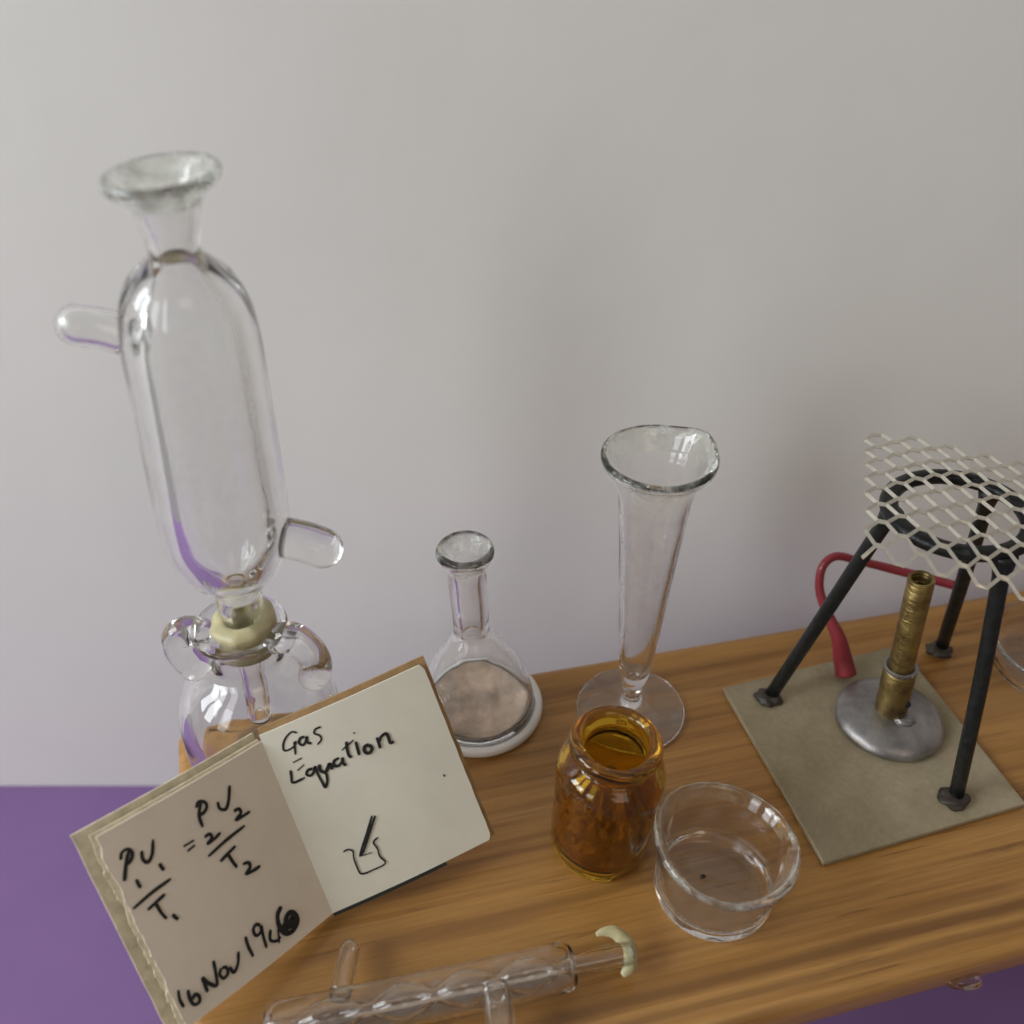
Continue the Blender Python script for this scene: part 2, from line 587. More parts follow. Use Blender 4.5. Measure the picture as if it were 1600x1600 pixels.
# bench: rounded wooden top on four short legs
bench = thing("wooden_bench", (0, 6, FLOOR_Z), "varnished pine bench top with rounded front edge carrying all the glassware", "bench")
def bench_top():
    corners = [(-2.62, 2.74), (8.6, 2.74 + 0.2455 * 11.22), (8.6, 8.17 + 0.225 * 8.36), (-3.95, 8.17 - 0.225 * 4.19)]
    # outline with rounded vertical corners
    out = []
    n = len(corners)
    for i in range(n):
        p0, p1, p2 = (Vector((*corners[(i + d) % n], 0)) for d in (-1, 0, 1))
        r = 0.16
        a = p1 + (p0 - p1).normalized() * r
        b = p1 + (p2 - p1).normalized() * r
        for k in range(7):
            t = k / 6
            out.append(a * (1 - t) ** 2 + p1 * 2 * t * (1 - t) + b * t * t)
    cen = sum(out, Vector()) / len(out)
    prof = []          # inset, z
    rt, rb, th = 0.17, 0.08, 0.42
    for k in range(9):
        a = math.pi / 2 * k / 8
        prof.append((rt * (1 - math.sin(a)), -rt * (1 - math.cos(a))))
    for k in range(6):
        a = math.pi / 2 * k / 5
        prof.append((rb * (1 - math.cos(a)), -th + rb - rb * math.sin(a)))
    vs, fs = [], []
    m = len(out)
    for ins, z in prof:
        for i in range(m):
            p = out[i]
            t = (out[(i + 1) % m] - out[i - 1]).normalized()
            nrm = Vector((-t.y, t.x, 0))      # inwards for a ccw outline
            q = p + nrm * ins
            vs.append((q.x, q.y, z))
    for a in range(len(prof) - 1):
        for i in range(m):
            j = (i + 1) % m
            fs.append((a * m + j, a * m + i, (a + 1) * m + i, (a + 1) * m + j))
    ib = len(vs)
    vs += [tuple(q) for q in vs[:m]]
    inn = []
    for p in corners:
        p = Vector((*p, 0))
        inn.append(len(vs))
        q = p + (cen - p).normalized() * 0.9
        vs.append((q.x, q.y, 0.0))
    for k in range(4):
        for s_ in range(6):
            fs.append((ib + k * 7 + s_, ib + k * 7 + s_ + 1, inn[k]))
        k2 = (k + 1) % 4
        fs.append((ib + k * 7 + 6, ib + k2 * 7, inn[k2], inn[k]))
    fs.append(tuple(inn))
    fs.append(tuple(reversed([(len(prof) - 1) * m + i for i in range(m)])))
    return vs, fs
vs, fs = bench_top()
bt = mesh_obj("bench_top", vs, fs, M_WOOD, bench, (0, 6, FLOOR_Z))
for _p in bt.data.polygons:
    if abs(_p.normal.z) > 0.999:
        _p.use_smooth = False
es = bt.modifiers.new("edge", 'EDGE_SPLIT'); es.split_angle = R(40)
for lx, ly in ((-2.6, 4.4), (7.9, 7.6), (-3.2, 6.6), (7.6, 9.0)):
    g = box_geo((lx - 0.25, ly - 0.25, FLOOR_Z), (lx + 0.25, ly + 0.25, -0.42), R(13.6), (lx, ly))
    bevel(mesh_obj("leg", *g, M_WOOD, bench, (0, 6, FLOOR_Z), smooth=False), 0.04)
# bead of resin hanging on the front edge
def blob(c, r, sq=(1, 1, 1), amp=0.15, fr=2.0, seed=0.0, nu=28, nv=18):
    vs, fs = [], []
    c = Vector(c)
    for i in range(nv + 1):
        th = math.pi * i / nv
        for j in range(nu):
            ph = 2 * math.pi * j / nu
            d = Vector((math.sin(th) * math.cos(ph), math.sin(th) * math.sin(ph), math.cos(th)))
            k = 1 + amp * noise.noise(d * fr + Vector((seed, seed * 1.7, -seed)))
            vs.append(c + Vector((d.x * sq[0], d.y * sq[1], d.z * sq[2])) * r * k)
    for i in range(nv):
        for j in range(nu):
            k = (j + 1) % nu
            fs.append((i * nu + j, (i + 1) * nu + j, (i + 1) * nu + k, i * nu + k))
    return vs, fs
mesh_obj("resin_drop", *blob((4.37, 4.46, -0.33), 0.13, (1.5, 0.8, 0.7), 0.2, 1.5, 3), M_RESIN, bench, (0, 6, FLOOR_Z))

# ---------------------------------------------------------------- wash bottle with the condenser standing in it
def wob(ax, ay, ph=0.0, tilt=(0, 0), z0=0.0):
    def f(x, y, z):
        a = math.atan2(y, x)
        k = 1 + ax * math.cos(2 * a + ph) + ay * math.cos(3 * a + 1.3 + ph)
        return (x * k, y * k, z + (tilt[0] * x + tilt[1] * y) * max(0, z - z0))
    return f

BB = (-2.64, 6.6, 0.008)
bottle = thing("glass_bottle", BB, "clear glass bottle with two bent side tubes, standing half hidden behind the handwritten booklet", "bottle")
path = [(0, 0), (0.55, 0.0), (0.70, 0.02), (0.79, 0.12), (0.81, 0.35), (0.815, 0.8), (0.80, 1.2), (0.72, 1.50), (0.55, 1.70), (0.38, 1.83), (0.33, 1.95), '|',
        (0.325, 2.08), (0.36, 2.2), (0.43, 2.27), (0.455, 2.31), (0.44, 2.35), (0.38, 2.345), (0.30, 2.28), (0.265, 2.15), (0.265, 1.95), '|',
        (0.30, 1.80), (0.48, 1.63), (0.63, 1.44), (0.705, 1.18), (0.715, 0.8), (0.71, 0.40), (0.66, 0.20), (0.50, 0.13), (0.0, 0.12)]
lathe_parts(path, ["body", "neck", "body"], M_GLASS, BB, bottle, deform=wob(0.012, 0.006, 0.4))
g = glass_nub([(-2.955, 6.55, 2.25), (-3.08, 6.53, 2.34), (-3.22, 6.52, 2.30), (-3.24, 6.50, 2.14), (-3.18, 6.48, 2.00), (-3.13, 6.46, 1.92)], 0.15, 0.05, solid=True)
mesh_obj("side_tube", *g, M_GLASS, bottle, BB)
g = glass_nub([(-2.325, 6.55, 2.22), (-2.13, 6.5, 2.28), (-2.00, 6.46, 2.20), (-1.92, 6.42, 2.06), (-1.92, 6.40, 1.93), (-1.95, 6.40, 1.86)], 0.155, 0.05, solid=True)
mesh_obj("side_tube", *g, M_GLASS, bottle, BB)

# cream stopper squeezed into the bottle neck
def stopper_geo():
    path = [(0.13, 2.06), (0.24, 2.06), (0.255, 2.2), (0.268, 2.29), (0.31, 2.34), (0.325, 2.38), (0.32, 2.42), (0.28, 2.46), (0.22, 2.48), (0.17, 2.47), (0.145, 2.43), (0.13, 2.3), (0.13, 2.06)]
    pts = catmull([Vector((r, 0, z)) for r, z in path], 5)
    seg = 64
    vs, fs = [], []
    for p in pts:
        for j in range(seg):
            a = 2 * math.pi * j / seg
            hi = max(0, p.z - 2.3)
            k = 1 + 0.12 * noise.noise(Vector((math.cos(a) * 1.6, math.sin(a) * 1.6, p.z * 2))) * (1 if p.z > 2.3 else 0.2)
            x, y = p.x * k * math.cos(a), p.x * k * math.sin(a)
            vs.append((BB[0] + 0.03 + x, BB[1] + y, p.z + 0.55 * x * hi + 0.03 * noise.noise(Vector((x * 7, y * 7, 1.0)))))
    for i in range(len(pts) - 1):
        for j in range(seg):
            k = (j + 1) % seg
            fs.append((i * seg + j, i * seg + k, (i + 1) * seg + k, (i + 1) * seg + j))
    return vs, fs
st = mesh_obj("stopper", *stopper_geo(), M_RUBBER, base=(BB[0], BB[1], 2.2))
tag(st, "lumpy yellowish cream stopper squeezed round the glass neck where condenser enters bottle", "stopper")

# upright condenser: rim, flared neck, jacket, two nubs, drip tube
CB, CT = (-2.655, 6.6, 0.98), (-2.41, 6.6, 6.74)
cond = thing("glass_condenser", CB, "tall upright clear glass condenser with flared rim and stubby side arms above the bottle", "condenser")
H0 = (Vector(CT) - Vector(CB)).length
def cz(z):   # world height -> height along the leaning axis
    return (z - CB[2]) / (CT[2] - CB[2]) * H0
out_ = [(0.075, cz(0.99)), (0.115, cz(0.98)), (0.13, cz(1.02)), (0.125, cz(1.3)), (0.12, cz(2.0)), '|',
        (0.135, cz(2.3)), (0.20, cz(2.55)), (0.215, cz(2.72)), (0.205, cz(2.80)), (0.26, cz(2.90)), (0.42, cz(3.12)), (0.525, cz(3.38)), (0.56, cz(3.65)), (0.555, cz(4.2)),
        (0.535, cz(5.0)), (0.52, cz(5.45)), (0.475, cz(5.74)), (0.38, cz(5.95)), (0.26, cz(6.07)), (0.20, cz(6.125)), (0.187, cz(6.165)), '|',
        (0.195, cz(6.24)), (0.22, cz(6.38)), (0.25, cz(6.52)), '|', (0.32, cz(6.60)), (0.385, cz(6.645)), (0.41, cz(6.69)), (0.395, cz(6.735)), (0.355, cz(6.735)),
        (0.27, cz(6.65)), (0.185, cz(6.52)), '|', (0.14, cz(6.36)), (0.118, cz(6.27)), (0.111, cz(6.20)), '|',
        (0.112, cz(6.13)), (0.13, cz(6.04)), (0.18, cz(5.93)), (0.245, cz(5.78)), (0.305, cz(5.60)), (0.335, cz(5.38)), (0.345, cz(5.0)), (0.36, cz(4.2)), (0.365, cz(3.70)), (0.34, cz(3.44)), (0.26, cz(3.22)), (0.15, cz(3.04)),
        (0.12, cz(2.88)), (0.115, cz(2.6)), (0.075, cz(2.3)), (0.07, cz(2.0)), '|', (0.075, cz(1.3)), (0.075, cz(0.99))]
lathe_parts(out_, ["drip_tube", "jacket", "neck", "rim", "neck", "jacket", "drip_tube"], {"drip_tube": M_GLASS, "jacket": M_GLASS, "neck": M_GLASS, "rim": M_RIM}, CB, cond, CT,
            deform=lambda x, y, z: (x, y, z + (0.10 * x if z > cz(6.3) else 0) * min(1, (z - cz(6.3)) / 0.3)))
def cax(z):
    t = (z - CB[2]) / (CT[2] - CB[2])
    return Vector(CB).lerp(Vector(CT), t)
def arm(z0, dx, dy, dz, r, wall, start, solid=False):
    c = cax(z0)
    a = c + Vector((dx, dy, 0)).normalized() * start
    e = c + Vector((dx, dy, dz))
    m = (a + e) / 2 + Vector((0, 0, 0.015))
    g = glass_nub([a, m, e], r, wall, solid=solid)
    return mesh_obj("side_arm", *g, M_GLASS, cond, CB)
arm(5.52, -0.80, -0.10, 0.10, 0.155, 0.05, 0.49)
arm(3.52, 0.86, -0.12, -0.08, 0.185, 0.075, 0.53, True)

# ---------------------------------------------------------------- conical flask
FB = (-0.40, 7.55, 0.006)
flask = thing("conical_flask", FB, "small long-necked clear conical flask with refracted white painted into the thick rim of its base, behind the booklet", "flask")
path = [(0.0, 0.03), (0.50, 0.03), (0.60, 0.045), (0.655, 0.10), (0.665, 0.18), (0.605, 0.47), (0.48, 0.80), (0.33, 1.05), (0.235, 1.19), (0.205, 1.32), '|',
        (0.20, 1.5), (0.205, 2.0), (0.21, 2.26), '|', (0.25, 2.34), (0.295, 2.41), (0.305, 2.47), (0.285, 2.515), (0.24, 2.52), (0.185, 2.46), '|', (0.135, 2.3), (0.115, 2.0), (0.11, 1.5), (0.105, 1.32), '|',
        (0.11, 1.26), (0.16, 1.17), (0.27, 1.02), (0.42, 0.77), (0.55, 0.45), (0.605, 0.25), (0.60, 0.17), (0.55, 0.11), (0.0, 0.09)]
lathe_parts(path, ["body", "neck", "rim", "neck", "body"], {"body": M_GLASS_THIN, "neck": M_GLASS_THIN, "rim": M_RIM}, FB, flask, (-0.49, 7.55, 2.52), deform=wob(0.008, 0.004, 1.0))
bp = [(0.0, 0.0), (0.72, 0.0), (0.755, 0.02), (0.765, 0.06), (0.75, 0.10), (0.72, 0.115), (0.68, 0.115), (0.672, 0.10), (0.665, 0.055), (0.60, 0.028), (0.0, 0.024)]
lathe_parts(bp, ["base"], M_REFRACT_WHITE, FB, flask, sub=4)  # opaque white disc stands for the backdrop refracted in thick glass
# brown crust of dried reagent on the flask floor
lathe_parts([(0.0, 0.10), (0.40, 0.10), (0.555, 0.125), (0.575, 0.16), (0.565, 0.175), (0.49, 0.15), (0.30, 0.125), (0.0, 0.12)], ["residue"], M_RESIDUE, FB, flask, sub=4, deform=wob(0.012, 0.01, 2.2))

# ---------------------------------------------------------------- conical measuring glass
MB = (1.41, 7.50, 0.006)
meas = thing("measuring_glass", MB, "tall slender clear conical measuring glass with pouring lip on a round foot, behind amber bottle", "glassware")
path = [(0.0, 0.03), (0.30, 0.02), (0.56, 0.0), (0.625, 0.01), (0.64, 0.04), (0.60, 0.065), (0.42, 0.10), (0.22, 0.16), (0.12, 0.25), (0.10, 0.36), (0.125, 0.44), (0.12, 0.50), '|',
        (0.155, 0.60), (0.185, 0.80), (0.23, 1.4), (0.285, 2.2), (0.345, 3.0), (0.375, 3.3), (0.43, 3.48), '|', (0.515, 3.60), (0.555, 3.67), (0.55, 3.72), (0.51, 3.735), (0.455, 3.68), '|', (0.375, 3.53), (0.33, 3.3),
        (0.285, 2.8), (0.235, 2.2), (0.175, 1.4), (0.125, 0.85), (0.08, 0.68), (0.0, 0.63)]
def spout(x, y, z):
    a = math.atan2(y, x)
    k = max(0.0, min(1.0, (z - 3.4) / 0.3))
    d = math.cos(a - 0.62)
    s = max(0, d) ** 14 * k
    wv = 1 + 0.012 * math.cos(2 * a) * k
    return (x * (wv + 0.10 * s), y * (wv + 0.10 * s), z + 0.03 * s + 0.01 * k * math.cos(2 * a))
lathe_parts(path, ["foot", "bowl", "rim", "bowl"], {"foot": M_GLASS_DUSTY, "bowl": M_GLASS_THIN, "rim": M_RIM}, MB, meas, deform=spout)

# ---------------------------------------------------------------- amber bottle and its crystals
AB = (0.90, 5.74, 0.006)
amb = thing("amber_bottle", AB, "squat amber brown glass bottle with open thick lip, half full of brown crystals", "bottle")
path = [(0.0, 0.02), (0.38, 0.0), (0.46, 0.02), (0.50, 0.08), (0.51, 0.2), (0.52, 0.7), (0.53, 1.12), (0.53, 1.25), (0.49, 1.36), (0.41, 1.425), (0.37, 1.455), '|',
        (0.365, 1.50), (0.41, 1.545), (0.445, 1.59), (0.448, 1.64), (0.42, 1.685), (0.37, 1.695), (0.325, 1.67), (0.30, 1.60), (0.29, 1.50), '|', (0.292, 1.42), (0.36, 1.36), (0.44, 1.27),
        (0.475, 1.14), (0.468, 0.7), (0.46, 0.25), (0.42, 0.12), (0.3, 0.08), (0.0, 0.10)]
lathe_parts(path, ["body", "neck", "body"], M_AMBER, AB, amb, (0.99, 5.74, 1.71), deform=wob(0.008, 0.004, 2.0))
def crystals():
    # one crumbly mass with an uneven top, a few crystals standing out of it
    seg, rows = 90, 46
    vs, fs = [], []
    for i in range(rows + 1):
        t = i / rows
        for j in range(seg):
            a = 2 * math.pi * j / seg
            if t < 0.5:
                r, z = 0.425, 0.13 + 0.62 * (t / 0.5)
                if t < 0.06: r = 0.425 * (t / 0.06) ** 0.5
                if t < 0.06: z = 0.13
            else:
                q = (t - 0.5) / 0.5
                r, z = 0.425 * (1 - q), 0.75 + 0.16 * math.sin(q * 1.57)
            x, y = r * math.cos(a), r * math.sin(a)
            p = Vector((x, y, z)) * 5.0
            n = noise.noise(p) + 0.6 * noise.noise(p * 2.3) + 0.35 * noise.noise(p * 5)
            k = 1 - 0.16 * max(0.0, n) if t < 0.5 else 1
            lift = 0.10 * n * min(1, max(0, (t - 0.35) / 0.15)) - 0.16 * x * (1 if t > 0.5 else t / 0.5)
            vs.append((AB[0] + x * k + 0.05 * z, AB[1] + y * k, AB[2] + z + lift))
    for i in range(rows):
        for j in range(seg):
            k = (j + 1) % seg
            fs.append((i * seg + j, i * seg + k, (i + 1) * seg + k, (i + 1) * seg + j))
    return vs, fs
c = mesh_obj("crystal_heap", *crystals(), M_CRYSTAL, base=(AB[0], AB[1], 0.15), smooth=False)
tag(c, "heap of brown crystals seen through the amber glass bottle", "crystals")

# ---------------------------------------------------------------- glass dish
DB = (2.00, 5.19, 0.006)
dish = thing("glass_dish", DB, "low clear glass dish with rolled rim and a dark speck, beside amber bottle", "dish")
path = [(0.0, 0.02), (0.40, 0.0), (0.53, 0.015), (0.575, 0.07), (0.585, 0.16), (0.58, 0.35), (0.59, 0.60), (0.61, 0.72), '|', (0.655, 0.79), (0.685, 0.83), (0.685, 0.87), (0.655, 0.895), (0.615, 0.87), '|', (0.565, 0.78),
        (0.545, 0.6), (0.535, 0.35), (0.53, 0.2), (0.49, 0.12), (0.38, 0.09), (0.0, 0.10)]
def dishf(x, y, z):
    a = math.atan2(y, x)
    k = 1 + 0.015 * math.cos(2 * a + 0.8) + 0.01 * math.cos(3 * a)
    return (x * k + 0.04 * z, y * k, z * (1 - 0.10 * x) + 0.02 * math.cos(2 * a) * z)
lathe_parts(path, ["bowl", "rim", "bowl"], {"bowl": M_GLASS_THIN, "rim": M_RIM}, DB, dish, deform=dishf)
mesh_obj("speck", *blob((1.92, 5.27, 0.125), 0.028, (1, 0.7, 0.6), 0.5, 3, 5, 12, 8), M_INK, dish, DB)

# shallow dish at the right edge
EB = (6.68, 8.16, 0.006)
path = [(0.0, 0.02), (0.40, 0.0), (0.6, 0.02), (0.70, 0.10), (0.745, 0.24), (0.76, 0.40), (0.775, 0.44), (0.76, 0.47), (0.73, 0.46), (0.705, 0.40), (0.69, 0.26), (0.645, 0.14), (0.56, 0.085), (0.4, 0.07), (0.0, 0.075)]
o = lathe_parts(path, ["evaporating_dish"], M_GLASS_THIN, EB, None, deform=wob(0.01, 0.006))["evaporating_dish"]
tag(o, "shallow round clear glass dish cut off by the right edge, behind the tripod", "dish")

# ---------------------------------------------------------------- condenser lying along the front of the bench
LA, LB = Vector((-2.15, 3.74, 0.24)), Vector((0.57, 4.32, 0.24))
lax = (LB - LA).normalized()
LL = (LB - LA).length
lay = thing("lying_condenser", (LA.x, LA.y, 0), "clear glass bulb condenser lying on its side at the front of the bench", "condenser")
def lathe_along(path, A, ax, seg=48, sub=6):
    dense = catmull([Vector((r, 0, s)) for r, s in path], sub)
    rot = Vector((0, 0, 1)).rotation_difference(ax).to_matrix()
    vs, fs, rings = [], [], []
    for d in dense:
        r = max(d.x, 0.0)
        row = []
        for j in range(seg):
            a = 2 * math.pi * j / seg
            vs.append(A + rot @ Vector((max(r, 1e-4) * math.cos(a), max(r, 1e-4) * math.sin(a), d.z)))
            row.append(len(vs) - 1)
        rings.append(row)
    for r0, r1 in zip(rings, rings[1:]):
        for j in range(seg):
            k = (j + 1) % seg
            fs.append((r0[j], r0[k], r1[k], r1[j]))
    return vs, fs
L = LL
jk = [(0.11, 0.02), (0.15, 0.0), (0.205, 0.05), (0.225, 0.16), (0.225, 0.6), (0.222, 1.4), (0.22, L - 0.2), (0.21, L - 0.08), (0.17, L - 0.01), (0.12, L),
      (0.10, L - 0.03), (0.15, L - 0.06), (0.18, L - 0.14), (0.19, L - 0.25), (0.195, 1.4), (0.197, 0.6), (0.197, 0.18), (0.175, 0.07), (0.11, 0.02)]
mesh_obj("jacket", *lathe_along(jk, LA, lax), M_GLASS_THIN, lay, (LA.x, LA.y, 0))
def bulbs(wall):
    p = []
    s = -0.45
    pts = [(0.10, -0.45), (0.085, -0.1), (0.075, 0.12)]
    for c in (0.55, 1.20, 1.78, 2.35):
        pts += [(0.07, c - 0.27), (0.12, c - 0.17), (0.165, c), (0.12, c + 0.17), (0.07, c + 0.27)]
    pts += [(0.085, L), (0.10, L + 0.2), (0.105, L + 0.55)]
    inn = [(r - wall, s) for r, s in reversed(pts)]
    return pts + inn + [pts[0]]
mesh_obj("inner_tube", *lathe_along(bulbs(0.03), LA, lax, sub=4), M_GLASS_THIN, lay, (LA.x, LA.y, 0))
p0 = LA + lax * 0.62
mesh_obj("side_arm", *glass_nub([p0 + Vector((0, 0.18, 0.02)), p0 + Vector((0.02, 0.40, 0.01)), p0 + Vector((0.03, 0.60, -0.02))], 0.10, 0.03), M_GLASS_THIN, lay, (LA.x, LA.y, 0))
p1 = LA + lax * 2.05
mesh_obj("side_arm", *glass_nub([p1 + Vector((0.0, -0.12, 0.12)), p1 + Vector((0.03, -0.32, 0.18)), p1 + Vector((0.06, -0.62, 0.20))], 0.125, 0.04), M_GLASS, lay, (LA.x, LA.y, 0))
# cream washer lying against the tube end
def washer():
    c = LA + lax * (L + 0.32) + Vector((0, 0, 0.03))
    e1 = lax
    nz_ = Vector((0.25, -0.45, 1)).normalized()
    e2 = nz_.cross(e1).normalized()
    n_ = e1.cross(e2).normalized()
    vs, fs = [], []
    prof = [(0.15, -0.02), (0.22, -0.028), (0.28, -0.012), (0.28, 0.012), (0.22, 0.028), (0.15, 0.02)]
    a0, a1 = R(-62), R(108)
    n = 34
    for i in range(n + 1):
        a = a0 + (a1 - a0) * i / n
        k = 1 + 0.05 * noise.noise(Vector((a * 2, 0.3, 0)))
        taper = min(1, (i + 1.5) / 4, (n - i + 1.5) / 14, (i + 1.5) / 8) ** 0.6
        for r, s in prof:
            rr = 0.20 + (r * k - 0.20) * taper
            vs.append(c + e1 * rr * math.cos(a) + e2 * rr * math.sin(a) + n_ * s * taper)
    m = len(prof)
    for i in range(n):
        for j in range(m):
            k = (j + 1) % m
            fs.append((i * m + j, (i + 1) * m + j, (i + 1) * m + k, i * m + k))
    fs.append(tuple(range(m)))
    fs.append(tuple(n * m + j for j in reversed(range(m))))
    return vs, fs, c
vs, fs, c = washer()
tag(mesh_obj("washer", vs, fs, M_RUBBER, base=(c.x, c.y, 0)), "yellowish cream crescent shaped washer fitted on the narrow end of the lying condenser", "washer")

# ---------------------------------------------------------------- handwritten booklet
A_, B_, C_, D_, E_, G_ = [Vector(q) for q in ((-3.585, 4.549, 1.921), (-2.375, 5.748, 1.739), (-1.742, 4.874, 0.14), (-2.886, 3.668, 0.313), (-0.872, 6.392, 2.029), (-0.193, 5.499, 0.42))]
book_base = ((C_ + D_) / 2 * 0.5 + (C_ + G_) / 2 * 0.5)
book_base.z = 0.14
book = thing("open_booklet", book_base, "open handwritten gas equation booklet with torn left edge, leaning back against the glass bottle", "booklet")
nl = (B_ - A_).cross(D_ - A_).normalized()
if nl.dot(CAM - A_) < 0: nl = -nl
nr = (E_ - B_).cross(C_ - B_).normalized()
if nr.dot(CAM - B_) < 0: nr = -nr
nm = (nl + nr).normalized()
def P_left(u, v, h=0.0):
    p = A_ * (1 - u) * (1 - v) + B_ * u * (1 - v) + D_ * (1 - u) * v + C_ * u * v
    return p + nl * (h + 0.035 * math.sin(math.pi * u) * 1.0)
def P_right(u, v, h=0.0):
    p = B_ * (1 - u) * (1 - v) + E_ * u * (1 - v) + C_ * (1 - u) * v + G_ * u * v
    return p + nr * (h + 0.035 * math.sin(math.pi * u) - 0.03 * u * v)
def sheet(fn, h_top, h_bot, u0, u1, v0, v1, ragged=None, nu=26, nv=60, cornerr=0.0, rag_u1=None):
    vs, fs = [], []
    for h in (h_top, h_bot):
        for i in range(nu + 1):
            for j in range(nv + 1):
                v = v0 + (v1 - v0) * j / nv
                a = u0 + (ragged(v) if ragged else 0)
                b = u1 + (rag_u1(v) if rag_u1 else 0)
                vs.append(fn(a + (b - a) * i / nu, v, h))
    S = (nu + 1) * (nv + 1)
    ix = lambda k, i, j: k * S + i * (nv + 1) + j
    for i in range(nu):
        for j in range(nv):
            fs.append((ix(0, i, j), ix(0, i, j + 1), ix(0, i + 1, j + 1), ix(0, i + 1, j)))
            fs.append((ix(1, i, j), ix(1, i + 1, j), ix(1, i + 1, j + 1), ix(1, i, j + 1)))
    for i in range(nu):
        fs.append((ix(0, i, 0), ix(0, i + 1, 0), ix(1, i + 1, 0), ix(1, i, 0)))
        fs.append((ix(0, i, nv), ix(1, i, nv), ix(1, i + 1, nv), ix(0, i + 1, nv)))
    for j in range(nv):
        fs.append((ix(0, 0, j), ix(1, 0, j), ix(1, 0, j + 1), ix(0, 0, j + 1)))
        fs.append((ix(0, nu, j), ix(0, nu, j + 1), ix(1, nu, j + 1), ix(1, nu, j)))
    return vs, fs
def rag(seed, amp, fr):
    return lambda v: amp * (noise.noise(Vector((v * fr, seed, 0))) + 0.5 * noise.noise(Vector((v * fr * 3.1, seed, 4))))
bb = tuple(book_base)
pgl = mesh_obj("page", *sheet(P_left, 0.0, -0.022, 0.055, 1.0, 0.03, 1.0, rag(1.0, 0.022, 9)), M_PAGE_L, book, bb, smooth=False)
pgl['label'] = "pinkish page with the formula and date"
mesh_obj("torn_page", *sheet(P_left, -0.026, -0.045, 0.035, 0.99, 0.015, 1.0, rag(5.0, 0.02, 12)), M_PAGE_EDGE, book, bb, smooth=False)
mesh_obj("torn_page", *sheet(P_left, -0.05, -0.065, 0.045, 0.99, 0.02, 1.0, rag(9.0, 0.012, 6)), M_PAGE_EDGE, book, bb, smooth=False)
mesh_obj("cover", *sheet(P_left, -0.125, -0.15, -0.02, 1.0, -0.012, 1.0, rag(12.0, 0.004, 8)), M_PAGE_EDGE, book, bb, smooth=False)
pgr = mesh_obj("page", *sheet(P_right, 0.0, -0.03, 0.0, 1.0, 0.0, 1.0, rag_u1=lambda v: -0.02 * (max(0, (0.04 - v) / 0.04) ** 2 + max(0, (v - 0.96) / 0.04) ** 2) + 0.004 * noise.noise(Vector((v * 14, 2, 2)))), M_PAGE_R, book, bb, smooth=False)
pgr['label'] = "grey white page with the title and beaker sketch"
cv = mesh_obj("cover", *sheet(P_right, -0.055, -0.085, 0.0, 1.024, -0.028, 1.0, rag_u1=rag(3, 0.006, 7)), M_KRAFT, book, bb, smooth=False)
mesh_obj("edge_strip", *sheet(P_right, -0.012, -0.07, 0.0, 0.70, 0.985, 1.022, nu=20, nv=2), M_BLACKCARD, book, bb, smooth=False)

